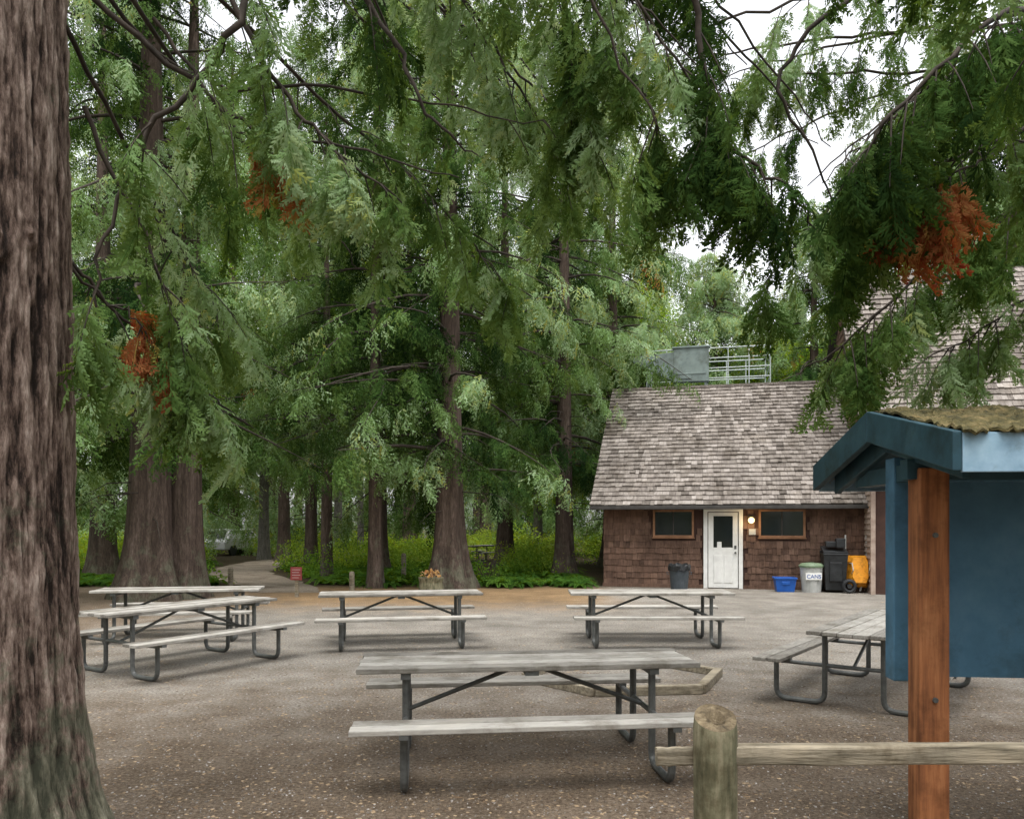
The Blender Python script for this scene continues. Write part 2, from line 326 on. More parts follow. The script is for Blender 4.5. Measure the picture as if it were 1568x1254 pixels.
# ---------------------------------------------------------------- cabin
ANG=rad(-14)
cab=empty('shingled_cabin',(2.66,22.8,0),ANG)
def shingles(mb,O,U,Vv,Nn,W,H,row,holes=(),wmin=.1,wmax=.2,th=.018,seed=0,clip=None):
    rr=random.Random(seed); O,U,Vv,Nn=Vector(O),Vector(U),Vector(Vv),Vector(Nn)
    v=0;k=0
    while v<H-.01:
        u=-rr.uniform(0,wmax) ; rowt=rr.uniform(-.08,.08); rs=rr.uniform(-.006,.006)
        while u<W:
            wd=rr.uniform(wmin,wmax); a=max(u,0); b_=min(u+wd-.006,W)
            mid=(a+b_)/2; vm=v+row/2
            ok=b_-a>.02
            for (h0,h1,v0,v1) in holes:
                if a<h1 and b_>h0 and v+row*.7>v0 and v+row*.3<v1: ok=False
            if clip and not clip(mid,vm): ok=False
            if ok:
                o=rr.uniform(-.015,.015)+rs; top=min(v+row*1.12,H)
                th2=th*rr.uniform(.8,1.7)
                P=[O+U*a+Vv*(v+o)+Nn*.004,O+U*b_+Vv*(v+o)+Nn*.004,O+U*b_+Vv*top+Nn*.001,O+U*a+Vv*top+Nn*.001,
                   O+U*a+Vv*(v+o)+Nn*th2,O+U*b_+Vv*(v+o)+Nn*th2,O+U*b_+Vv*top+Nn*.006,O+U*a+Vv*top+Nn*.006]
                mb.add(P,[(4,5,6,7),(0,1,5,4),(1,2,6,5),(3,0,4,7),(2,3,7,6)],min(1,max(0,rr.gauss(.5,.22)+rowt)))
            u+=wd
        v+=row;k+=1
wb=MB(); wb.box((0,.02,0),(7.0,9.9,2.42))
wb.add([(0.01,.0,2.4),(0.01,9.9,2.4),(0.01,5,6.38)],[(0,1,2)]); 
wb.obj('wing_walls',M_wall,cab)
holes=[(1.40,2.54,1.42,2.2),(2.80,3.86,-1,2.25),(4.28,5.50,1.42,2.2)]
sh=MB(); shingles(sh,(0,0,.08),(1,0,0),(0,0,1),(0,-1,0),7.0,2.26,.175,[(a,b_,c-.08,d-.08) for a,b_,c,d in holes],seed=3,th=.02)
sh.obj('wall_shingles',M_siding,cab)
sh=MB(); shingles(sh,(0,9.9,.08),(0,-1,0),(0,0,1),(-1,0,0),9.9,2.26,.175,seed=31); sh.obj('side_shingles',M_siding,cab)
bb=MB(); bb.box((-.03,-.06,-.02),(2.79,-.025,.10)); bb.box((3.87,-.06,-.02),(7.0,-.025,.10)); bb.obj('base_board',M_siding,cab)
sl=math.atan2(6.5-2.33,5.45); Ls=math.hypot(6.5-2.33,5.45)
rb=MB(); rb.add([(-.32,-.45,2.30),(7.0,-.45,2.30),(7.0,5,6.47),(-.32,5,6.47),(-.32,10.4,2.3),(7,10.4,2.3),(-.32,-.45,2.2),(7.0,-.45,2.2),(7.0,5,6.37),(-.32,5,6.37)],[(0,1,2,3),(3,2,5,4),(0,6,7,1),(6,9,8,7),(0,3,9,6)]); rb.obj('roof_deck',M_eave,cab)
sh=MB(); shingles(sh,(-.34,-.48,2.31),(1,0,0),(0,math.cos(sl),math.sin(sl)),(0,-math.sin(sl),math.cos(sl)),7.34,Ls,.225,wmin=.09,wmax=.24,th=.036,seed=5)
sh.obj('roof_shakes',M_roof,cab)
rc=MB(); rc.box((-.36,4.9,6.47),(7.0,5.1,6.53)); rc.obj('ridge_cap',M_roof,cab)
gu=MB(); gu.box((-.34,-.56,2.20),(7.0,-.46,2.30)); gu.obj('gutter',M_eave,cab,bevel=.015)
for nm,(a,b_) in (('window_left',(1.40,2.54)),('window_right',(4.28,5.50))):
    wm=MB(); z0,z1=1.42,2.2; t=.06
    wm.box((a,-.05,z0),(b_,-.0,z0+t)); wm.box((a,-.05,z1-t),(b_,0,z1)); wm.box((a,-.05,z0+t),(a+t,0,z1-t)); wm.box((b_-t,-.05,z0+t),(b_,0,z1-t)); wm.box((a-.02,-.075,z0-.03),(b_+.02,-.002,z0-.003))
    wm.obj(nm+'_frame',M_trim,cab,bevel=.004)
    wm=MB(); wm.box((a+t,-.012,z0+t),(b_-t,.015,z1-t)); wm.obj(nm+'_glass',M_glass,cab)
    wm=MB(); wm.box((a+(b_-a)*.5-.015,-.03,z0+t),(a+(b_-a)*.5+.015,-.013,z1-t)); wm.obj(nm+'_mullion',M_eave,cab)
dm=MB(); a,b_=2.80,3.86
dm.box((a,-.06,0),(a+.11,0,2.24)); dm.box((b_-.11,-.06,0),(b_,0,2.24)); dm.box((a+.11,-.06,2.14),(b_-.11,0,2.24)); dm.obj('door_frame',M_white,cab,bevel=.004)
dm=MB(); a+=.13;b_-=.13
dm.box((a,-.035,.02),(a+.14,.0,2.12)); dm.box((b_-.14,-.035,.02),(b_,0,2.12)); dm.box((a+.14,-.035,.02),(b_-.14,0,1.14)); dm.box((a+.14,-.035,2.02),(b_-.14,0,2.12))
dm.box((a+.15,-.048,.16),(a+.37,-.0355,.92)); dm.box((b_-.37,-.048,.16),(b_-.15,-.0355,.92))
dm.box((a+.24,-.032,1.141),(a+.36,-.016,1.3))
dm.obj('door_slab',M_white,cab,bevel=.004)
dm=MB(); dm.box((a+.14,-.015,1.14),(b_-.14,-.002,2.02)); dm.obj('door_glass',M_glass,cab)
dm=MB(); dm.tube([(b_-.07,-.04,1.0),(b_-.07,-.10,1.0)],.03,10); dm.box((b_-.1,-.045,1.1),(b_-.04,-.036,1.2)); dm.obj('door_handle',M_steel,cab)
lm=MB(); lm.box((4.0,-.09,1.98),(4.16,-.02,2.03)); lm.obj('lamp_bracket',M_eave,cab)
me=bpy.data.meshes.new('lamp_globe'); import bmesh
bm=bmesh.new(); bmesh.ops.create_uvsphere(bm,u_segments=16,v_segments=10,radius=.085); bm.to_mesh(me); bm.free(); me.materials.append(M_lamp); me.shade_smooth()
o=bpy.data.objects.new('lamp_globe',me); o.location=(4.08,-.13,1.9); link(o,cab)
ld=bpy.data.lights.new('porch_lamp_light','POINT'); ld.energy=9; ld.color=(1,.7,.35); ld.shadow_soft_size=.09
o=bpy.data.objects.new('lamp_light',ld); o.location=(4.08,-.27,1.86); link(o,cab)
sg=MB(); sg.box((4.02,-.045,1.50),(4.20,-.03,1.66)); sg.obj('notice_plate',M_lgrey,cab)
mb=MB(); mb.box((7.02,-1.0,0),(17,9.5,3.4)); mb.add([(7.03,-1,3.4),(7.03,9.5,3.4),(7.03,3.6,9.2)],[(0,1,2)]); mb.obj('main_walls',M_wall,cab)
lp=MB()
for i in range(22):
    z=i*.15; lp.add([(7.0,-1.02,z),(7.0,-.03,z),(7.0,-.03,z+.15),(7.0,-1.02,z+.15),(6.97,-1.02,z+.005),(6.97,-.03,z+.005)],[(4,5,2,3),(0,1,5,4),(0,4,3)],R.random())
lp.box((6.95,-1.08,0),(7.06,-1.0,3.3)); lp.obj('lap_siding',M_lap,cab)
sh=MB(); shingles(sh,(7.02,9.5,2.3),(0,-1,0),(0,0,1),(-1,0,0),10.5,6.9,.2,seed=9,clip=lambda u,v:(v<1.0) or (v-1.0<(5.8*(10.5-u)/4.6 if u>5.9 else 5.8*u/5.9)-.1)); sh.obj('gable_shingles',M_siding,cab)
sl2=math.atan2(9.4-3.2,3.5+1.45); L2=math.hypot(9.4-3.2,4.95)
rb=MB(); rb.add([(6.8,-1.45,3.18),(17.3,-1.45,3.18),(17.3,3.5,9.37),(6.8,3.5,9.37),(17.3,10,3.1),(6.8,10,3.1),(6.8,-1.45,3.02),(17.3,-1.45,3.02),(6.8,3.5,9.2)],[(0,1,2,3),(3,2,4,5),(0,6,7,1),(0,3,8,6)]); rb.obj('main_roof_deck',M_eave,cab)
sh=MB(); shingles(sh,(6.78,-1.48,3.2),(1,0,0),(0,math.cos(sl2),math.sin(sl2)),(0,-math.sin(sl2),math.cos(sl2)),10.5,L2,.225,wmin=.09,wmax=.24,th=.036,seed=11); sh.obj('main_roof_shakes',M_roof,cab)
dk=MB(); dk.box((.7,5.6,6.2),(5.1,8.2,6.6)); dk.box((.8,5.7,2.4),(5.0,8.1,6.2)); dk.obj('roof_platform',M_green,cab)
rl=MB()
for y in (5.7,8.1):
    for z in (6.9,7.25,7.6,7.95): rl.tube([(.8,y,z),(5.0,y,z)],.022,6)
    for i in range(7): rl.tube([(.8+i*.7,y,6.6),(.8+i*.7,y,7.97)],.022,6)
for x in (.8,5.0):
    for z in (6.9,7.25,7.6,7.95): rl.tube([(x,5.7,z),(x,8.1,z)],.022,6)
rl.obj('platform_railing',M_railmetal,cab)
vt=MB(); vt.box((1.75,5.35,6.75),(2.95,5.68,7.92)); vt.box((1.70,5.3,7.921),(3.0,5.69,7.98)); vt.box((1.85,5.33,7.0),(2.85,5.349,7.06))
vt.box((1.95,5.32,6.85),(2.35,5.349,6.97)); vt.box((1.8,5.4,6.5),(1.88,5.6,6.749)); vt.box((2.8,5.4,6.5),(2.88,5.6,6.749))
vt.add([(1.749,5.36,6.78),(1.749,5.66,6.78),(1.749,5.66,7.8),(1.749,5.36,7.8),(.35,5.36,7.52),(.35,5.66,7.52),(.35,5.66,7.70),(.35,5.36,7.70)],[(3,2,6,7),(0,4,5,1),(0,3,7,4),(1,5,6,2),(4,7,6,5)])
vt.obj('vent_unit',M_green,cab,bevel=.01)

# ---------------------------------------------------------------- bins and wheelbarrow
def lathe(mb,prof,n=24,t=.5,mi=0,c=(0,0)):
    V=[];F=[]
    for r,z in prof:
        for k in range(n): V.append((c[0]+r*math.cos(6.2832*k/n),c[1]+r*math.sin(6.2832*k/n),z))
    for i in range(len(prof)-1):
        for k in range(n): F.append((i*n+k,i*n+(k+1)%n,(i+1)*n+(k+1)%n,(i+1)*n+k))
    F.append(tuple(range(n))[::-1]); F.append(tuple((len(prof)-1)*n+k for k in range(n)))
    mb.add(V,F,t,mi)
e=empty('trash_can',(4.52,21.3,0))
b1=MB(); lathe(b1,[(.22,0),(.27,.62),(.285,.63),(.285,.67),(.26,.67),(.25,.5)]); b1.tube([(-.285,0,.5),(-.33,0,.5),(-.33,0,.44),(-.28,0,.44)],.012,6); b1.tube([(.285,0,.5),(.33,0,.5),(.33,0,.44),(.28,0,.44)],.012,6); b1.obj('can_body',M_grey,e,smooth=False)
b1=MB(); n=24
prof=[(.292,.55),(.297,.66),(.27,.72),(.25,.67)]; lathe(b1,prof); 
b1.V=[(x*(1+.05*math.sin(k*2.3)),y*(1+.05*math.cos(k*1.7)),z+.025*math.sin(k*1.9)) for k,(x,y,z) in enumerate(b1.V)]; b1.obj('bag_liner',M_black,e)
e=empty('recycling_bin',(7.25,20.95,0),rad(-10))
def tub(mb,w0,d0,w1,d1,z0,z1,mi=0,open_=False):
    V=[(-w0,-d0,z0),(w0,-d0,z0),(w0,d0,z0),(-w0,d0,z0),(-w1,-d1,z1),(w1,-d1,z1),(w1,d1,z1),(-w1,d1,z1)]
    F=[(0,3,2,1),(0,1,5,4),(1,2,6,5),(2,3,7,6),(3,0,4,7)]
    if not open_: F.append((4,5,6,7))
    mb.add(V,F,.5,mi)
b1=MB(); tub(b1,.22,.17,.27,.21,0,.36); 
b1.box((-.29,-.23,.34),(.29,-.205,.385)); b1.box((-.29,.205,.34),(.29,.23,.385)); b1.box((-.29,-.204,.34),(-.265,.204,.385)); b1.box((.265,-.204,.34),(.29,.204,.385)); b1.box((-.1,-.215,.2),(.1,-.19,.28)); b1.obj('bin_body',M_bluebin,e,bevel=.01)
e=empty('cans_bin',(7.92,20.85,0),rad(-8))
b1=MB(); lathe(b1,[(.24,0),(.29,.64),(.30,.66)],20); b1.obj('bin_body',M_lgrey,e,smooth=False)
b1=MB(); lathe(b1,[(.315,.655),(.32,.70),(.26,.76),(.08,.78)],20); b1.obj('bin_lid',M_lid,e)
cu=bpy.data.curves.new('label','FONT'); cu.body='CANS'; cu.size=.14; cu.align_x='CENTER'; cu.extrude=.002
o=bpy.data.objects.new('label',cu); cu.materials.append(M_bluebin); o.location=(0,-.293,.38); o.rotation_euler=(rad(90),0,0); link(o,e)
b1=MB(); b1.box((-.2,-.288,.34),(.2,-.25,.52)); b1.obj('label_plate',M_white,e)
e=empty('wheeled_bin',(8.52,20.85,0),rad(-14))
b1=MB(); tub(b1,.24,.26,.30,.34,.06,1.0); b1.box((-.31,-.35,.98),(.31,.35,1.03)); b1.box((-.31,.34,1.03),(.31,.42,1.09))
M=Matrix.Translation((0,.2,1.12))@Matrix.Rotation(rad(12),4,'X'); b1.box((-.3,-.5,0),(.3,.15,.06),M=M); b1.box((-.22,-.2,1.2),(.1,.1,1.34)); b1.box((.02,-.3,1.18),(.24,-.0,1.42)); b1.box((-.15,-.345,.3),(.15,-.29,.8))
b1.obj('bin_body',M_black,e,bevel=.015)
b1=MB(); 
for sx in (-.28,.28): b1.tube([(sx-.03,.28,.12),(sx+.03,.28,.12)],.12,16)
b1.obj('wheels',M_black,e)
e=empty('wheelbarrow',(8.98,20.55,0),rad(-10))
M=Matrix.Rotation(rad(-12),4,'X')@Matrix.Translation((.08,0,.05))
b1=MB()
out=[(-.20,.10),(.20,.10),(.30,.30),(.31,.80),(.22,.95),(-.22,.95),(-.31,.80),(-.30,.30)]
inn=[(x*.6,.15+(z-.1)*.75+.05) for x,z in out]
V=[M@Vector((x,.06,z)) for x,z in out]+[M@Vector((x,-.2,z)) for x,z in inn]
nn=8; F=[(i,(i+1)%nn,nn+(i+1)%nn,nn+i) for i in range(nn)]+[tuple(nn+i for i in range(nn))[::-1]]
b1.add(V,F); b1.obj('tray',M_yellow,e,bevel=.012)
b1=MB()
for sx in (-1,1):
    b1.tube([M@Vector(p) for p in ((sx*.06-.05,.0,.0),(sx*.2,.12,.4),(sx*.27,.14,1.0),(sx*.26,.06,1.5))],.022,8)
    b1.tube([M@Vector(p) for p in ((sx*.24,.12,.75),(sx*.22,-.32,.68),(sx*.2,-.32,.5),(sx*.2,.1,.35))],.014,6)
b1.obj('handles',M_lgrey,e)
b1=MB()
C=Vector((-.22,-.2,.19)); ring=[C+Vector((math.cos(a*6.2832/20)*.14,0,math.sin(a*6.2832/20)*.14)) for a in range(21)]
b1.tube(ring,.05,8,cap=False); b1.tube([C+Vector((0,-.06,0)),C+Vector((0,.06,0))],.06,10); b1.tube([C,Vector((.03,0,.14))],.015,6); b1.obj('wheel',M_black,e)

# ---------------------------------------------------------------- kiosk
ki=empty('information_kiosk',(1.83,3.86,0),rad(-5))
W=2.5
k=MB()
k.box((0.08,-.02,1.06),(W,.03,2.16)); k.obj('notice_board',M_blue,ki)
k=MB(); k.box((0.02,-.05,1.04),(.11,.06,2.12)); k.box((W,-.05,1.04),(W+.1,.06,2.12)); k.box((.11,-.045,2.0),(W,-.021,2.09)); k.obj('board_frame',M_blue,ki,bevel=.006)
k=MB(); k.box((.012,-.36,-.1),(.142,-.23,2.05)); k.box((W-.15,-.36,-.1),(W-.02,-.23,2.05)); k.obj('timber_posts',M_orange,ki,bevel=.008)
k=MB()
for z in (1.02,1.75): k.tube([(.077,-.362,z),(.077,-.372,z)],.012,8)
k.obj('post_bolts',M_steel,ki)
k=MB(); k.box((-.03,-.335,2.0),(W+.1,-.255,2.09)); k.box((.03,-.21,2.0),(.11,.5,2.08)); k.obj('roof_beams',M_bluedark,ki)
def barge(x0,x1,drop,inset,mb):
    for sy in (-1,1):
        ya,yb=0,sy*(.90-inset)
        za,zb=2.35,2.35-.20*(.90-inset)/.9
        V=[(x0,ya,za),(x1,ya,za),(x1,yb,zb),(x0,yb,zb),(x0,ya,za-drop),(x1,ya,za-drop),(x1,yb,zb-drop),(x0,yb,zb-drop)]
        mb.add(V,[(0,1,2,3),(4,7,6,5),(0,4,5,1),(1,5,6,2),(2,6,7,3),(3,7,4,0)])
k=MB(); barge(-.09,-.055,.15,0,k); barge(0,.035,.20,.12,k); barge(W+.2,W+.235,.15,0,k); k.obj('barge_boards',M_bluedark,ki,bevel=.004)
k=MB()
for sy in (-1,1):
    k.add([(-.055,0,2.335),(W+.2,0,2.335),(W+.2,sy*.88,2.14),(-.055,sy*.88,2.14),(-.055,0,2.31),(W+.2,0,2.31),(W+.2,sy*.88,2.115),(-.055,sy*.88,2.115)],[(0,1,2,3),(4,5,6,7),(0,4,7,3),(1,5,6,2),(2,6,7,3)])
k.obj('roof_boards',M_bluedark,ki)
k=MB(); k.box((-.054,-.90,1.995),(W+.2,-.881,2.145)); k.box((-.054,.881,1.995),(W+.2,.90,2.145)); k.obj('fascia',M_fascia,ki,bevel=.003)
gx,gy=190,60; V=[];F=[]
for i in range(gx):
    for j in range(gy+1):
        yy=-.915+1.83*j/gy+.025*noise.noise(Vector((i*.2,j*.3,9))); xx=-.06+(W+.3)*i/(gx-1)+.025*noise.noise(Vector((i*.3,j*.35,4)))
        z=2.352-.20*abs(yy)/.9+.004+.03*max(0,noise.noise(Vector((xx*7,yy*7,0)))+.1)+.02*noise.noise(Vector((xx*40,yy*40,3)))
        V.append((xx,yy,z))
for i in range(gx-1):
    for j in range(gy):
        a=i*(gy+1)+j; F.append((a,a+gy+1,a+gy+2,a+1))
o=mesh_obj('moss_roof_covering',V,F,M_moss,ki); md=o.modifiers.new('s','SOLIDIFY'); md.thickness=.012

# ---------------------------------------------------------------- log fence
fe=empty('log_fence')
def log_post(x,y,h,r,seed):
    V=[];F=[];n=40;mrows=30
    def top(a,q): return .035*math.sin(a)*q
    for i in range(mrows+1):
        z=-.05+(h+.05)*i/mrows
        for q in range(n):
            a=6.2832*q/n; rr_=r*(1+.05*noise.noise(Vector((math.cos(a)*1.5,math.sin(a)*1.5,z*1.3+seed)))+.02*noise.noise(Vector((math.cos(a)*7,math.sin(a)*7,z*2))))
            if i==mrows: rr_*=.95
            V.append((x+rr_*math.cos(a),y+rr_*math.sin(a),z+(0 if i<mrows else .008)+top(a,i/mrows)))
    for i in range(mrows):
        for q in range(n): F.append((i*n+q,i*n+(q+1)%n,(i+1)*n+(q+1)%n,(i+1)*n+q))
    ring=V[mrows*n:]
    mesh_obj('fence_post',V,F,M_log,fe,smooth=True)
    V2=list(ring);F2=[];prev=list(range(n))
    for s_ in (.85,.7,.5,.3,.12):
        st=len(V2)
        for q in range(n):
            vx,vy,vz=ring[q]; zz=h+.008+(vz-h-.008)*s_
            V2.append((x+(vx-x)*s_,y+(vy-y)*s_,zz+.007*noise.noise(Vector((vx*40,vy*40,s_*9)))-(.02 if s_<.4 else 0)))
        cur=list(range(st,st+n))
        for q in range(n): F2.append((prev[q],prev[(q+1)%n],cur[(q+1)%n],cur[q]))
        prev=cur
    F2.append(tuple(prev)); mesh_obj('post_end_grain',V2,F2,M_endgrain,fe)
log_post(.775,3.0,1.055,.082,1); log_post(3.5,2.9,1.07,.085,5)
def rail(p0,p1,w,h,seed,wob=1):
    p0,p1=Vector(p0),Vector(p1); n=50;k=16;V=[];F=[]
    for i in range(n+1):
        p=p0.lerp(p1,i/n)+Vector((0,.008*noise.noise(Vector((i*.15,seed,0))),.012*noise.noise(Vector((i*.13,seed,5)))))*wob
        for q in range(k):
            a=6.2832*q/k; c,s_=math.cos(a),math.sin(a); e_=.3
            V.append(p+Vector((.01*noise.noise(Vector((q*.9,seed,2))) if i in(0,n) else 0,w*math.copysign(abs(c)**e_,c),h*math.copysign(abs(s_)**e_,s_)))*(1+.08*wob*noise.noise(Vector((i*.2,q*.8,seed)))))
    for i in range(n):
        for q in range(k): F.append((i*k+q,i*k+(q+1)%k,(i+1)*k+(q+1)%k,(i+1)*k+q))
    F+= [tuple(range(k))[::-1],tuple(n*k+q for q in range(k))]
    mesh_obj('fence_rail',V,F,M_rail,fe,smooth=False)
rail((.83,2.99,.925),(3.5,2.9,.965),.035,.036,1)
rail((.56,3.06,.897),(.76,3.05,.905),.028,.032,3,.25)

# ---------------------------------------------------------------- small signs and posts
e=empty('trail_sign',(-5.30,19.4,0))
b1=MB(); b1.box((-.04,-.03,0),(.04,.03,.62)); b1.obj('sign_post',M_rail,e)
b1=MB(); b1.box((-.14,-.055,.42),(.14,-.031,.74)); b1.obj('sign_plate',M_red,e,bevel=.004)
b1=MB()
for i in range(4): b1.box((-.10,-.059,.67-.065*i),(.10-.03*(i%2),-.0555,.68-.065*i))
b1.obj('sign_lettering',M_lgrey,e)
for (x,y,h) in ((-8.0,22.4,.55),(-4.35,21.4,.5),(-3.3,24,.9)):
    b1=MB(); lathe(b1,[(.075,0),(.075,h-.06),(.06,h),(.01,h+.01)],14); b1.obj('wooden_bollard',M_rail,loc=(x,y,0))
e=empty('flower_planter',(-2.15,20.9,0))
b1=MB(); lathe(b1,[(.34,0),(.31,.25),(.34,.38),(.28,.38),(.1,.34)],18); b1.obj('log_planter',M_log,e)
b1=MB()
for i in range(60):
    a=R.uniform(0,6.28);q=R.uniform(0,.3);z=.4+R.uniform(0,.2)*(1-q); s_=R.uniform(.012,.035); M=Matrix.Translation((q*math.cos(a),q*math.sin(a),z))@Euler((R.random()*3,R.random()*3,0)).to_matrix().to_4x4(); b1.box((-s_,-s_,-.006),(s_,s_,.006),M=M)
b1.obj('blooms',M_flower,e)
e=empty('parked_car',(-16.2,46,0),rad(75))
pr=[(-2.1,.35),(-2.15,.8),(-1.9,1.0),(-1.5,1.5),(.6,1.52),(1.2,1.0),(2.0,.85),(2.15,.4)]
V=[(x,-.85*(1 if z<1.1 else .8),z) for x,z in pr]+[(x,.85*(1 if z<1.1 else .8),z) for x,z in pr]
F=[(i,i+1,i+9,i+8) for i in range(7)]+[(7,0,8,15),tuple(range(8))[::-1],tuple(range(8,16))]
o=mesh_obj('car_body',V,F,M_carpaint,e); md=o.modifiers.new('b','BEVEL'); md.width=.06; md.segments=2
b1=MB()
for sy in (-1,1): b1.add([(-1.62,sy*.84,1.02),(1.0,sy*.84,1.02),(.5,sy*.72,1.42),(-1.4,sy*.72,1.42)],[(0,1,2,3)])
b1.add([(-2.0,-.7,1.04),(-2.0,.7,1.04),(-1.6,.6,1.44),(-1.6,-.6,1.44)],[(0,1,2,3)]); b1.add([(1.24,-.7,1.04),(1.24,.7,1.04),(.72,.6,1.46),(.72,-.6,1.46)],[(0,1,2,3)])
b1.obj('car_windows',M_glass,e)
b1=MB()
for sx in (-1.35,1.35):
    for sy in (-.86,.74): b1.tube([(sx,sy,.33),(sx,sy+.12,.33)],.33,20)
b1.obj('wheels',M_black,e)

# ---------------------------------------------------------------- foliage templates (instanced)
def tmpl(name,V,F,sh,mat):
    me=bpy.data.meshes.new(name); me.from_pydata(V,[],F); a=me.attributes.new('shade','FLOAT','POINT'); a.data.foreach_set('value',np.array(sh,dtype=np.float32)); me.materials.append(mat); me.update()
    return bpy.data.objects.new(name,me)
class Leafs:
    def __init__(s): s.V=[];s.F=[];s.S=[]
    def leaf(s,p,d,n,l,w,sh):
        d=d.normalized(); b_=d.cross(n).normalized(); k=len(s.V)
        s.V+=[tuple(p),tuple(p+d*l*.45+b_*w*.5),tuple(p+d*l),tuple(p+d*l*.45-b_*w*.5)]; s.F.append((k,k+1,k+2,k+3)); s.S+=[sh]*4
def frond(Lf,O,D,Up,L,pairs,subs,rr,droop=.5,wid=.02,sublen=.11,ragged=.06):
    D=D.normalized(); side=D.cross(Up).normalized(); Up=side.cross(D).normalized()
    down=Vector((0,0,-1)); cur=rr.uniform(-.25,.25)
    def pt(s): return O+D*(L*s)+down*(L*droop*s*s)+side*(cur*L*s*s)
    base_sh=rr.random()
    for i in range(pairs):
        s=(i+.6)/pairs; dd=(pt(min(1,s+.05))-pt(s-.04)).normalized()
        for sg in (-1,1):
            if rr.random()<ragged: continue
            p=pt(min(1,s+rr.uniform(-.03,.03)))
            ll=L*.46*math.sin(math.pi*(.18+.78*s))**.8*rr.uniform(.55,1.25)
            bd=(dd*rr.uniform(.6,1)+side*sg*rr.uniform(.5,.95)+down*rr.uniform(0,.6)+Up*rr.uniform(-.25,.25)).normalized()
            sh=min(1,max(0,base_sh*.5+rr.uniform(0,.5)))
            Lf.leaf(p,bd,Up,ll,wid*L,sh)
            bs=bd.cross(Up).normalized()
            for j in range(subs):
                t=(j+.7)/subs; q=p+bd*ll*t
                for s2 in (-1,1):
                    sd=(bd+bs*s2*rr.uniform(.5,.95)+down*.2).normalized()
                    Lf.leaf(q,sd,(Up+side*rr.uniform(-.4,.4)),(ll*(.42*(1-.6*t))+L*.02)*rr.uniform(.7,1.25),wid*L*1.0,sh)
    Lf.leaf(O,(pt(1)-O),Up,(pt(1)-O).length,wid*L*.5,.1)
rt=random.Random(3)
FG=[]
for i in range(5):
    Lf=Leafs()
    frond(Lf,Vector((0,0,0)),Vector((1,0,.0)),Vector((0,.25*(i-1.5),1)),1.0,9,4,rt,droop=.2+.12*i,wid=.042,ragged=.12)
    FG.append(tmpl('cedar_frond',Lf.V,Lf.F,Lf.S,M_leaf))
MGt=[]
for i in range(4):
    Lf=Leafs()
    for j in range(8):
        t=j/7; O=Vector((t*.7,0,-.12*t*t)); az=(1 if j%2 else -1)*rt.uniform(.4,1.1)*(1-.6*t); 
        D=Vector((math.cos(az),math.sin(az),-rt.uniform(.1,.9)))
        frond(Lf,O,D,Vector((rt.uniform(-.3,.3),rt.uniform(-.4,.4),1)),rt.uniform(.3,.5),5,2,rt,droop=rt.uniform(.3,.9),wid=.07,ragged=.15)
    MGt.append(tmpl('cedar_spray',Lf.V,Lf.F,Lf.S,M_leaf))
BR=[]
for i in range(3):
    Lf=Leafs()
    for j in range(110):
        v=Vector((rt.gauss(0,1),rt.gauss(0,1),rt.gauss(0,1))).normalized(); p=v*(rt.uniform(.2,1)**.5)*.5
        Lf.leaf(p,(v+Vector((rt.gauss(0,.7),rt.gauss(0,.7),rt.gauss(-.2,.5)))),Vector((rt.gauss(0,.5),rt.gauss(0,.5),1)),rt.uniform(.07,.13),rt.uniform(.04,.08),rt.random())
    BR.append(tmpl('leaf_clump',Lf.V,Lf.F,Lf.S,M_broad))
FE=[]
for i in range(2):
    Lf=Leafs()
    for j in range(13):
        az=6.28*j/13+rt.uniform(-.2,.2); D=Vector((math.cos(az),math.sin(az),.9+rt.uniform(-.3,.4))); L=rt.uniform(.6,.9); p=Vector((0,0,0)); nseg=14
        for q in range(nseg):
            t=q/nseg; d=Vector((D.x,D.y,D.z*(1-2.0*t))).normalized(); 
            sd=d.cross(Vector((0,0,1))).normalized(); nrm=sd.cross(d)
            for sg in (-1,1): Lf.leaf(p,(sd*sg+d*.25),nrm,.15*(1-t)**.6+.01,.05,rt.random()*.5+.25)
            p=p+d*(L/nseg)
    FE.append(tmpl('fern',Lf.V,Lf.F,Lf.S,M_broad))
def coll(name,obs):
    c=bpy.data.collections.new(name)
    for o in obs: c.objects.link(o)
    return c
def gn_for(c):
    g=bpy.data.node_groups.new('scatter_'+c.name,'GeometryNodeTree')
    g.interface.new_socket('Geometry',in_out='INPUT',socket_type='NodeSocketGeometry'); g.interface.new_socket('Geometry',in_out='OUTPUT',socket_type='NodeSocketGeometry')
    gi=g.nodes.new('NodeGroupInput'); go=g.nodes.new('NodeGroupOutput'); ip=g.nodes.new('GeometryNodeInstanceOnPoints')
    ci=g.nodes.new('GeometryNodeCollectionInfo'); ci.inputs['Collection'].default_value=c; ci.inputs['Separate Children'].default_value=True; ci.inputs['Reset Children'].default_value=True
    L=g.links.new
    def na(nm,t):
        n=g.nodes.new('GeometryNodeInputNamedAttribute'); n.data_type=t; n.inputs['Name'].default_value=nm
        return [o for o in n.outputs if o.name=='Attribute' and o.enabled][0]
    L(gi.outputs[0],ip.inputs['Points']); L(ci.outputs[0],ip.inputs['Instance']); ip.inputs['Pick Instance'].default_value=True
    L(na('idx','INT'),ip.inputs['Instance Index']); L(na('rot','FLOAT_VECTOR'),ip.inputs['Rotation']); L(na('scl','FLOAT'),ip.inputs['Scale'])
    L(ip.outputs[0],go.inputs[0]); return g
G_FG=(gn_for(coll('fronds',FG)),5); G_MG=(gn_for(coll('sprays',MGt)),4); G_BR=(gn_for(coll('leaf_clumps',BR)),3); G_FE=(gn_for(coll('ferns',FE)),2)
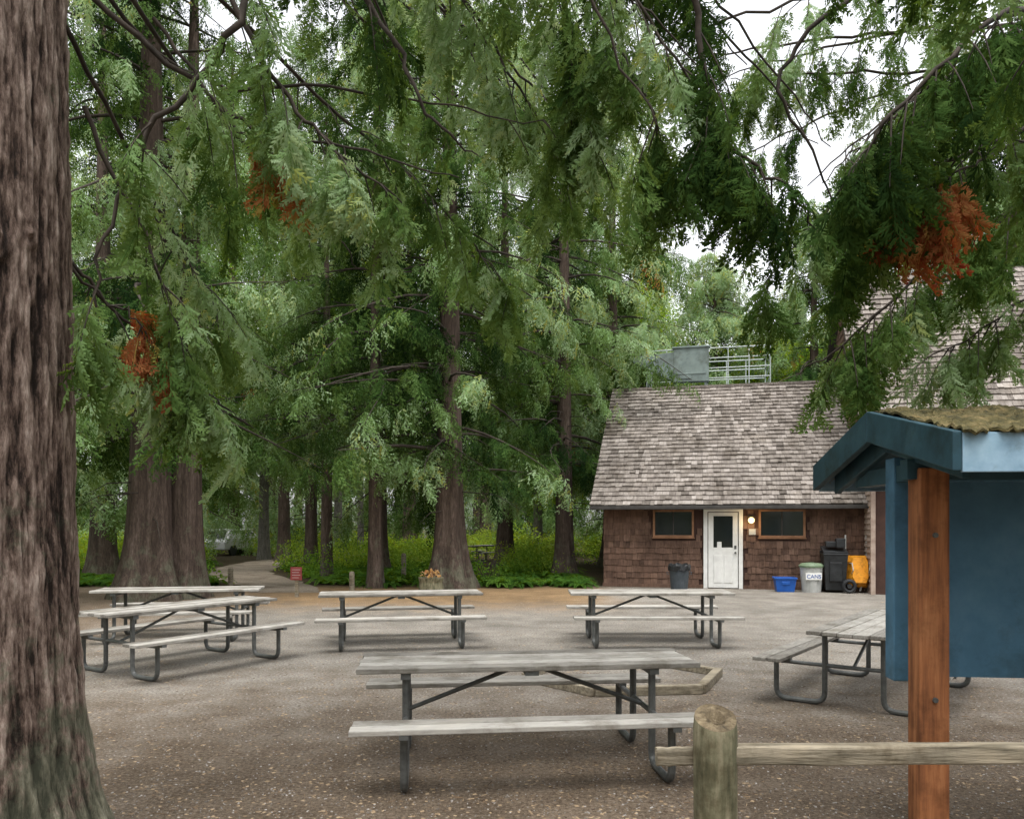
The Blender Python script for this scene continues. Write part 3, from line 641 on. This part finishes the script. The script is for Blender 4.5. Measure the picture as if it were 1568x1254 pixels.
def scatter(name,G,items,parent=None):
    me=bpy.data.meshes.new(name); me.vertices.add(len(items))
    me.vertices.foreach_set('co',np.array([i[0] for i in items],dtype=np.float32).ravel())
    a=me.attributes.new('rot','FLOAT_VECTOR','POINT'); a.data.foreach_set('vector',np.array([i[1] for i in items],dtype=np.float32).ravel())
    a=me.attributes.new('scl','FLOAT','POINT'); a.data.foreach_set('value',np.array([i[2] for i in items],dtype=np.float32))
    a=me.attributes.new('tint','FLOAT','POINT'); a.data.foreach_set('value',np.array([i[3] for i in items],dtype=np.float32))
    a=me.attributes.new('idx','INT','POINT'); a.data.foreach_set('value',np.array([R.randrange(G[1]) for i in items],dtype=np.int32))
    o=bpy.data.objects.new(name,me); link(o,parent); md=o.modifiers.new('scatter','NODES'); md.node_group=G[0]
    return o
count=0
def clump(p,s=.35): return noise.noise(Vector(p)*s)*1.1
# ---------------------------------------------------------------- trees
def trunk_mesh(mb,X,Y,r,H,flare=1.6,n=20,rows=24,flut=.12,seed=0,lean=(0,0)):
    V=[];F=[]
    for i in range(rows+1):
        t=i/rows; z=H*t**1.5-.1
        rr_=r*(1-.97*(z+.1)/H)*(1+(flare-1)*math.exp(-max(0,z)/(r*1.6)))
        for q in range(n):
            a=6.2832*q/n
            f=1+flut*(math.exp(-max(z,0)/(3*r))+.3)*math.sin(a*5+seed+.3*math.sin(z))+.04*noise.noise(Vector((math.cos(a)*3,math.sin(a)*3,z*.5+seed)))
            V.append((X+lean[0]*z+rr_*f*math.cos(a),Y+lean[1]*z+rr_*f*math.sin(a),z))
    for i in range(rows):
        for q in range(n): F.append((i*n+q,i*n+(q+1)%n,(i+1)*n+(q+1)%n,(i+1)*n+q))
    mb.add(V,F,.5)
def cedar(X,Y,r,H,CR,zmin,nl,seed,tint=.5,sc=1.0,flare=1.7,bark=None,dens=3.4,name='cedar_tree',twin=False,zcap=99):
    global count
    rr=random.Random(seed); mb=MB(); items=[]
    trunk_mesh(mb,X,Y,r,H,flare,seed=seed,n=40 if r>.4 else 24,flut=.17 if r>.4 else .06)
    if twin:
        trunk_mesh(mb,X+r*1.25,Y+.3,r*.7,H*.9,flare*.9,seed=seed+2,flut=.12,lean=(.015,0))
    for i in range(nl):
        u=rr.random()**1.1; z=zmin+(H*.98-zmin)*u
        if z>zcap: continue
        ln=(CR*(1-u)**.7+.5)*rr.uniform(.45,1.12); az=rr.uniform(0,6.2832); lift=rr.uniform(-.05,.3); dr=rr.uniform(.45,.8)
        pts=[]
        for k_ in range(7):
            t=k_/6; a2=az+.15*math.sin(t*3+i)
            pts.append(Vector((X+(r*.3+ln*t)*math.cos(a2),Y+(r*.3+ln*t)*math.sin(a2),z+ln*(lift*t-dr*t*t+.22*t**3))))
        mb.tube(pts,[max(.008,(.018+.009*ln)*(1-k_/6.5)) for k_ in range(7)],5,.35,1,cap=False)
        ns=max(4,int(ln*dens)); lt=rr.uniform(-.22,.22)
        t0=.22 if u<.12 else .08
        for k_ in range(ns):
            t=t0+(1-t0)*(k_+rr.random())/ns; f=t*6; j=min(5,int(f)); p=pts[j].lerp(pts[j+1],f-j)
            if p.z<1.0: continue
            sd=(1 if k_%2 else -1)*rr.uniform(.3,1.4)*(1.1-t*.6)
            p=p+Vector((rr.gauss(0,.08),rr.gauss(0,.08),rr.gauss(-.05,.1)))
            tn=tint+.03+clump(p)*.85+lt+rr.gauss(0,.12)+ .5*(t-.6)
            if rr.random()<.0015: tn=rr.uniform(1.3,1.5)
            else: tn=max(.03,min(1.06,tn))
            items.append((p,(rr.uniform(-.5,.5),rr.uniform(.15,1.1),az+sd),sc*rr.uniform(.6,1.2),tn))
    for i in range(14):
        z=rr.uniform(1.6,zmin+3); az=rr.uniform(0,6.28); ln=rr.uniform(.6,1.8); c,s_=math.cos(az),math.sin(az)
        mb.tube([(X+r*.7*c,Y+r*.7*s_,z),(X+(r+ln*.5)*c,Y+(r+ln*.5)*s_,z-.05*ln),(X+(r+ln)*c,Y+(r+ln)*s_,z-.35*ln)],[.018,.012,.004],4,.3,1,cap=False)
    o=mb.obj(name,[bark or M_bark2,M_twig],smooth=True)
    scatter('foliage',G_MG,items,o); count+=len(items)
cedar(-8.7,19.0,.56,21,4.6,4.0,135,11,.6,twin=True,flare=1.7,zcap=17.5)
cedar(-3.85,22.2,.22,18,2.8,4.6,85,12,.5,flare=1.3)
cedar(-1.75,22.0,.42,21,4.0,3.2,135,13,.65,flare=1.8)
cedar(1.75,26.5,.32,22,4.2,3.4,130,14,.75,flare=1.7)
cedar(-7.9,31,.25,22,4.0,4.8,90,15,.55,sc=1.1)
cedar(-13.5,26,.4,24,5,3.4,100,16,.6,sc=1.15)
cedar(-14.5,15.5,.4,20,5,2.8,100,17,.6)
cedar(4.2,33,.4,22,5.2,3,130,18,.88,sc=1.25)
cedar(-.3,33,.35,25,5.0,4.5,110,19,.75,sc=1.2)
cedar(-4.8,28.5,.3,23,4.2,5,90,20,.7,sc=1.15)
cedar(-17,36,.45,27,6,3,90,21,.65,sc=1.3)
cedar(9.5,37,.4,15,4.5,3,110,22,.88,sc=1.3)
cedar(13.8,36,.4,17,4.5,3,110,27,.75,sc=1.3)
cedar(19,30,.5,23,6,3,110,23,.5,sc=1.3)
cedar(-11,38,.3,24,5,5,70,24,.65,sc=1.3)
cedar(-22,24,.5,24,6,2.5,90,25,.6,sc=1.2)
cedar(-6.0,25.5,.2,17,2.2,6,45,26,.5,sc=.9,flare=1.3)
print('sprays',count)
for (X,Y,r,H,sd) in ((-7.3,38,.17,16,31),(-12.6,40,.28,20,32),(-17.5,41,.2,17,33),(-9.7,44,.25,19,34)):
    mb=MB(); trunk_mesh(mb,X,Y,r,H,1.3,seed=sd); o=mb.obj('alder_tree',M_bark3,smooth=True)
    rr=random.Random(sd); it=[]
    for i in range(130):
        a=rr.uniform(0,6.28); z=rr.uniform(5,H); q=rr.uniform(.3,2.8)*(1-.5*abs(z-H*.6)/H)
        p=(X+q*math.cos(a),Y+q*math.sin(a),z); it.append((p,(rr.random()*6,rr.random()*6,rr.random()*6),rr.uniform(1,2),.7+clump(p)*.5))
    scatter('foliage',G_BR,it,o)
for (X,Y,H,CR,sd) in ((9.5,44,15,5,41),(14,42,13,5,42),(5.5,44,17,5,43),(19,44,17,6,44),(1.5,46,20,5,45)):
    mb=MB(); trunk_mesh(mb,X,Y,.3,H*.8,1.4,seed=sd); rr=random.Random(sd); it=[]
    for i in range(26):
        a=rr.uniform(0,6.28); z0=rr.uniform(2.5,H*.7); ln=CR*rr.uniform(.6,1)*(1-.5*z0/H)
        pts=[Vector((X+ln*t*math.cos(a),Y+ln*t*math.sin(a),z0+ln*.7*t-.1*ln*t*t)) for t in (0,.33,.66,1)]
        mb.tube(pts,[.09,.06,.04,.015],5,.4,0,cap=False)
        for k_ in range(26):
            t=rr.uniform(.25,1.1); f=min(2.99,t*3); j=int(f); p=pts[j].lerp(pts[j+1],f-j)+Vector((rr.gauss(0,.5),rr.gauss(0,.5),rr.gauss(.1,.5)))
            it.append((p,(rr.random()*6,rr.random()*6,rr.random()*6),rr.uniform(.9,1.9),max(.2,min(1.3,.9+clump(p)*.8+rr.gauss(0,.15)))))
    o=mb.obj('maple_tree',M_bark3,smooth=True); scatter('foliage',G_BR,it,o)

def forest(name,trees,seed,nper=170,base=.65):
    mb=MB(); it=[]; rr=random.Random(seed)
    for i,(X,Y,H) in enumerate(trees):
        CR=H*.17+1; trunk_mesh(mb,X,Y,.3+.006*H,H,1.4,n=10,rows=10,seed=i)
        n=int(nper*H/30)
        for k_ in range(n):
            u=rr.random()**1.1; z=1.5+(H-1.3)*u; q=CR*(1-u)**.8*rr.uniform(.2,1)+.2; a=rr.uniform(0,6.28); p=(X+q*math.cos(a),Y+q*math.sin(a),z-q*.3)
            if p[2]<.5: continue
            it.append((p,(rr.uniform(-.4,.4),rr.uniform(.2,1),a+rr.uniform(-.7,.7)),rr.uniform(2.0,3.4),max(.03,min(1.06,base+clump(p,.15)*.9+rr.gauss(0,.15)))))
    o=mb.obj(name,M_bark2,smooth=True); scatter('foliage',G_MG,it,o); print(name,len(it))
rr=random.Random(99); tl=[]
for i in range(78):
    d=rr.uniform(48,85); ta=rr.uniform(-1.1,1.3)
    if .20<ta<.50: H=1.8+.30*d*rr.uniform(.7,1)
    elif ta>=.50: H=1.8+.55*d*rr.uniform(.7,1)
    else: H=rr.uniform(25,36)
    tl.append((ta*d,d,H))
forest('distant_forest',tl,98,nper=140,base=.8)
tl=[]
for i in range(26):   # unseen woods behind the camera, added to block low-angle sky light
    a=rad(180+i*180/25+rr.uniform(-3,3)); q=rr.uniform(14,24); tl.append((q*math.cos(a)*1.2,q*math.sin(a)-4,rr.uniform(16,23)))
forest('forest_behind',tl,97,nper=100,base=.5)

# undergrowth
it=[];itf=[]; rr=random.Random(5)
def on_path(x,y):
    for i in range(len(pl)-1):
        a=pl[i];b_=pl[i+1]; y0=(a[1]+a[3])/2;y1=(b_[1]+b_[3])/2
        if y0<=y<=y1:
            t=(y-y0)/(y1-y0); l=a[0]+(b_[0]-a[0])*t-.5; r_=a[2]+(b_[2]-a[2])*t+.5
            return l<x<r_
    return False
for i in range(4800):
    y=rr.uniform(21.8,50); x=rr.uniform(-1.0,1.0)*y*.95
    if x>1.9 and y<34: continue
    edge=23.0+1.6*noise.noise(Vector((x*.6,0,0))) + (1.5 if x<-9 else 0)
    if y<edge or on_path(x,y): continue
    if 24<y<47 and abs(x+.355*y)<1.25: continue
    if 24<y<39 and abs(x+.036*y)<.8: continue
    cl=noise.noise(Vector((x*.3,y*.3,7)))
    if cl<(0.05 if y<30 else -.15) and y<40: continue
    h=rr.uniform(.0,.5)*(1+max(0,cl)*2)*(1+.03*(y-22))
    sc=rr.uniform(.35,1.0)*(1+.02*(y-22))
    it.append(((x,y,h),(rr.random()*6,rr.random()*6,rr.random()*6),sc,max(.12,min(1.35,.55+.045*min(12,y-22)+cl*.9+rr.gauss(0,.15)))))
for i in range(1300):
    y=rr.uniform(21.3,34); x=rr.uniform(-.95,.1)*y
    if x>2.2 or on_path(x,y): continue
    if y<22.3+1.2*noise.noise(Vector((x*.8,3,0))): continue
    if y>24 and abs(x+.036*y)<.7: continue
    itf.append(((x,y,0.02),(rr.uniform(-.15,.15),rr.uniform(-.15,.15),rr.random()*6),rr.uniform(.5,1.15),rr.uniform(.2,.75)))
for i in range(1300):
    y=rr.uniform(9,24); x=-rr.uniform(.60,1.0)*y-1.8
    if y>17 and x>-11.0: continue
    h=rr.uniform(.1,2.6)*min(1,(-x-.6*y)/3+.2)
    it.append(((x,y,h),(rr.random()*6,rr.random()*6,rr.random()*6),rr.uniform(.6,1.2),max(.15,min(1.3,.9+clump((x,y,h),.6)*.8+rr.gauss(0,.15)))))
scatter('undergrowth',G_BR,it); scatter('fern_bed',G_FE,itf)

# ---------------------------------------------------------------- foreground cedar (left) with detailed bark
def big_trunk(name,X,Y,r,H,seed):
    n=300; rows=520; V=np.zeros(((rows+1)*n,3)); T=np.zeros((rows+1)*n)
    idx=0; nz=noise.noise
    for i in range(rows+1):
        t=i/rows; z=-.15+6.2*t/.95 if t<.95 else 6.05+(H-6.05)*(t-.95)/.05
        base=r*(1-.03*z) + .25*math.exp(-max(0,z)/.4)
        for q in range(n):
            a=6.2832*q/n; ca,sa=math.cos(a),math.sin(a)
            warp=.5*nz(Vector((ca*1.5,sa*1.5,z*1.1+seed)))+.2*nz(Vector((ca*5,sa*5,z*4)))
            v1=nz(Vector((ca*5+warp,sa*5+warp,z*.9+seed))); v2=nz(Vector((ca*12+warp*2,sa*12-warp,z*1.8+3))); v3=nz(Vector((ca*28+warp*3,sa*28,z*4+9)))
            rid=1-abs(v1)*3; rid2=1-abs(v2)*2.8
            flute=.05*math.sin(a*5+.5)*math.exp(-max(0,z)/.8)
            plate=nz(Vector((ca*7,sa*7,z*6)))*.4+v3*.6+nz(Vector((ca*45,sa*45,z*16)))*.35
            hgt=.3*rid+.4*rid2+plate+.15
            rr_=base*(1+flute)+.02*(hgt-.5)
            V[idx]=(rr_*ca,rr_*sa,z); T[idx]=min(1,max(0,.25+.45*hgt)); idx+=1
    for (az,z0,s_,hh) in ((rad(-62),4.1,.09,.07),(rad(-40),3.12,.06,.06),(rad(-22),3.22,.05,.05),(rad(-48),2.75,.05,.045),(rad(-75),1.5,.07,.03)):
        kp=np.array([r*.95*math.cos(az),r*.95*math.sin(az),z0]); dd=np.linalg.norm((V-kp)*np.array([1,1,.8]),axis=1)
        g=np.exp(-(dd/s_)**2)*hh*(1+.5*np.sin(dd*120)); V[:,0]+=g*math.cos(az); V[:,1]+=g*math.sin(az); V[:,2]-=g*.4
    F=[(i*n+q,i*n+(q+1)%n,(i+1)*n+(q+1)%n,(i+1)*n+q) for i in range(rows) for q in range(n)]
    return mesh_obj(name,V.tolist(),F,M_bark,None,T,smooth=True,loc=(X,Y,0))
tr=big_trunk('large_cedar_tree',-2.79,4.0,.53,13,2.0)
mb=MB(); trunk_mesh(mb,6.6,7.2,.4,14,1.7,seed=4,n=28); tr2=mb.obj('cedar_tree',[M_bark2,M_twig],smooth=True)

class Limbs:
    def __init__(s,seed): s.mb=MB(); s.it=[]; s.r=random.Random(seed)
    def limb(s,P,r0,dens=8,tint=.3,t0=.15,tw=.5,fs=.27,rust=0,droop=.9):
        rr=s.r; P=[Vector(p) for p in P]
        Q=[]; n=len(P)
        for i in range(n-1):
            p0=P[max(0,i-1)];p1=P[i];p2=P[i+1];p3=P[min(n-1,i+2)]
            for j in range(6):
                t=j/6; Q.append(.5*((2*p1)+(p2-p0)*t+(2*p0-5*p1+4*p2-p3)*t*t+(3*p1-p0-3*p2+p3)*t**3)+Vector((rr.gauss(0,.012),rr.gauss(0,.012),rr.gauss(0,.012))))
        Q.append(P[-1]); m=len(Q)
        s.mb.tube(Q,[max(.004,r0*(1-.85*i/m)) for i in range(m)],7,.4,0,cap=False)
        ln=sum((Q[i+1]-Q[i]).length for i in range(m-1)); nt_=max(2,int(ln*dens*(1-t0)))
        for i in range(nt_):
            t=t0+(1-t0)*(i+rr.random())/nt_; f=t*(m-1); j=min(m-2,int(f)); p=Q[j].lerp(Q[j+1],f-j); d=(Q[j+1]-Q[j]).normalized()
            if not rust and noise.noise(p*1.3+Vector((3,1,7)))<-.12: continue
            sd=d.cross(Vector((0,0,1))); sd=sd.normalized() if sd.length>.1 else Vector((rr.choice((-1,1)),0,0))
            sg=1 if i%2 else -1
            td=(d*rr.uniform(.1,.9)+sd*sg*rr.uniform(.3,1)+Vector((0,0,-rr.uniform(.05,1.5)*droop))).normalized()
            L=tw*rr.uniform(.4,1.3)*(1.15-.5*t)
            pts=[p+td*L*q_+Vector((0,0,-.35*L*q_*q_)) for q_ in (0,.33,.66,1)]
            s.mb.tube(pts,[.006,.005,.004,.002],4,.4,0,cap=False)
            nf=rr.randint(4,7); isr=rr.random()<rust; lt=clump(p,.9)*.6+rr.gauss(0,.13)
            for k_ in range(nf):
                q_=.15+.85*(k_+1)/nf; ff=q_*3; jj=min(2,int(ff-.001)); pp=pts[jj].lerp(pts[jj+1],ff-jj)
                az=math.atan2(td.y,td.x)+(1 if k_%2 else -1)*rr.uniform(.2,1.2)*(1.2-q_); pitch=math.asin(max(-1,min(1,-td.z)))*.6+rr.uniform(.2,1.0)
                tn=rr.uniform(1.3,1.65) if isr else max(.04,min(1,tint+.09+lt+rr.gauss(0,.08)))
                s.it.append((pp,(rr.uniform(-.9,.9),min(1.5,pitch),az),fs*rr.uniform(.5,1.25),tn))
    def done(s,parent,M_=None):
        off=Vector(parent.location)
        s.mb.V=[(v[0]-off.x,v[1]-off.y,v[2]-off.z) for v in s.mb.V]
        s.mb.obj('limbs',M_twig,parent,smooth=True)
        it=[((p[0]-off.x,p[1]-off.y,p[2]-off.z),a,b_,c) for p,a,b_,c in s.it]
        scatter('foliage',G_FG,it,parent); print('fronds',len(it))
Lb=Limbs(21); t_=Lb.limb
t_([(-2.6,4.1,5.9),(-1.7,4.2,5.2),(-1.35,4.0,4.5),(-1.6,4,4.06),(-1.93,4,3.63),(-2.1,4,3.03),(-2.13,4.05,2.72)],.026,4,.4,.3,.3)
t_([(-2.6,4.1,4.9),(-1.8,4.5,4.3),(-1.43,4.5,4.05),(-.84,4.5,3.92),(-.31,4.6,3.82)],.018,6,.4,.25,.34)
t_([(-2.5,4.0,5.6),(-1.6,4.1,4.75),(-1.2,4.2,4.07),(-.92,4.2,3.79),(-.6,4.3,3.55)],.02,7,.35,.3,.34)
t_([(-2.6,4.2,5.2),(-2.09,5,4.67),(-1.18,5,4.57),(-.4,5.1,4.5),(.25,5.2,4.42)],.016,7,.4,.15,.38)
t_([(-2.4,4.3,6.4),(-1.2,4.5,5.3),(-.69,4.5,4.57),(-.46,4.5,4.12),(-.2,4.6,3.95)],.022,8,.33,.35,.4)
t_([(-2.4,4.4,6.8),(-.8,5,6.0),(.25,5,5.2),(.4,5,4.67),(.5,5.1,4.3)],.024,8,.3,.4,.42)
t_([(-2.3,4.3,7.2),(.2,4.5,5.9),(.95,4.5,4.95),(1.12,4.5,4.31),(1.22,4.5,3.97),(1.59,4.5,3.71),(1.78,4.6,3.5)],.028,9,.2,.4,.36)
t_([(-2.3,4.6,6.9),(.0,4.9,5.8),(.55,4.8,4.85),(.86,4.8,4.28),(.95,4.9,4.05)],.022,8,.25,.45,.38)
t_([(-2.3,4.2,4.0),(-2.05,4.5,3.35),(-1.95,4.6,2.9),(-1.85,4.7,2.6)],.014,9,.6,.1,.32)
t_([(-2.4,4.3,3.2),(-2.2,4.6,2.95),(-1.95,4.8,2.7),(-1.8,4.9,2.5)],.012,10,.55,.1,.3)
t_([(-2.4,4.2,3.2),(-2.25,4.4,3.05),(-2.13,4.45,2.95),(-2.05,4.5,2.82)],.010,9,.5,.45,.2,rust=.95,fs=.22)
t_([(-2.0,4.4,4.6),(-1.6,4.5,4.1),(-1.42,4.5,3.95),(-1.28,4.5,3.86)],.012,8,.5,.5,.2,rust=.9,fs=.22)
t_([(-2.5,4.4,4.6),(-2.4,5.2,4.0),(-2.2,5.6,3.5),(-2.1,5.8,3.2)],.016,8,.55,.1,.45)
t_([(-2.5,4.4,5.2),(-2.0,5.6,4.6),(-1.5,6.0,4.2),(-1.2,6.2,3.8)],.018,7,.55,.2,.45)
t_([(-2.5,4.4,5.6),(-1.6,5.8,5.1),(-.8,6.4,4.6),(-.3,6.6,4.1),(0,6.7,3.75)],.018,8,.35,.25,.45)
rr=random.Random(61)
for i in range(19):
    az=rad(-10+ (i*37)%80 + rr.uniform(-4,4)); ln=rr.uniform(3.0,6.6); z0=rr.uniform(5.8,7.6); d=4+ln*math.sin(az)
    ze=1.8+d*rr.uniform(.42,.62)
    c,s_=math.cos(az),math.sin(az); pts=[]
    for t in (0,.2,.45,.7,.88,1): pts.append((-2.7+(.3+ln*t)*c,4.0+(.3+ln*t)*s_,z0+.1*ln*t-(.1*ln+z0-ze)*t*t))
    t_(pts,.024,7,.28+.045*(i%8),.25,.48,fs=.27)
Lb.done(tr)
Lr=Limbs(33); t_=Lr.limb
t_([(6.3,7,6.5),(3.6,5.2,5.2),(2.6,4.2,4.5),(2.0,4.0,3.95),(1.75,4.1,3.6)],.026,8,.35,.35,.38)
t_([(6.3,7,6.0),(4.4,5.6,4.9),(3.0,4.6,4.1),(2.3,4.4,3.75),(1.9,4.5,3.4)],.024,8,.4,.3,.42)
t_([(6.3,7,6.8),(3.4,5.6,5.9),(2.1,5,5.1),(1.7,5,4.6),(1.9,5.0,4.17),(2.1,5.1,3.76)],.024,8,.25,.35,.4)
t_([(6.3,7,5.2),(4.8,6.0,4.6),(3.58,5.5,4.05),(2.81,5.5,3.5),(2.31,5.5,3.05),(1.98,5.5,2.85)],.022,10,.55,.35,.4)
t_([(6.3,7,4.8),(4.6,6.4,4.3),(3.4,6.0,3.7),(2.7,6,3.2),(2.45,6.0,2.85)],.02,8,.65,.3,.42)
t_([(6.3,7,4.6),(5.0,6.2,4.1),(4.0,5.8,3.6),(3.4,5.7,3.2),(3.1,5.7,3.05)],.018,7,.55,.3,.38)
t_([(6.3,7,5.8),(4.0,5.4,4.6),(2.75,4.35,3.88),(2.35,4.2,3.66),(2.08,4.15,3.55)],.016,10,.4,.72,.24,rust=.95,fs=.24)
t_([(6.3,7,6.2),(4.2,6,5.3),(2.9,5.6,4.6),(2.2,5.5,4.0),(1.8,5.6,3.5)],.02,9,.35,.3,.42)
for i in range(12):
    az=rad(150+(i*41)%85+rr.uniform(-4,4)); ln=rr.uniform(3.5,6.0); z0=rr.uniform(5.6,7.6); c,s_=math.cos(az),math.sin(az)
    d=7.2+ln*s_; ze=1.8+max(3,d)*rr.uniform(.40,.60)
    pts=[(6.6+(.3+ln*t)*c,7.2+(.3+ln*t)*s_,z0+.1*ln*t-(.1*ln+z0-ze)*t*t) for t in (0,.2,.45,.7,.88,1)]
    t_(pts,.024,7,.28+.045*(i%8),.25,.45,fs=.27)
Lr.done(tr2)
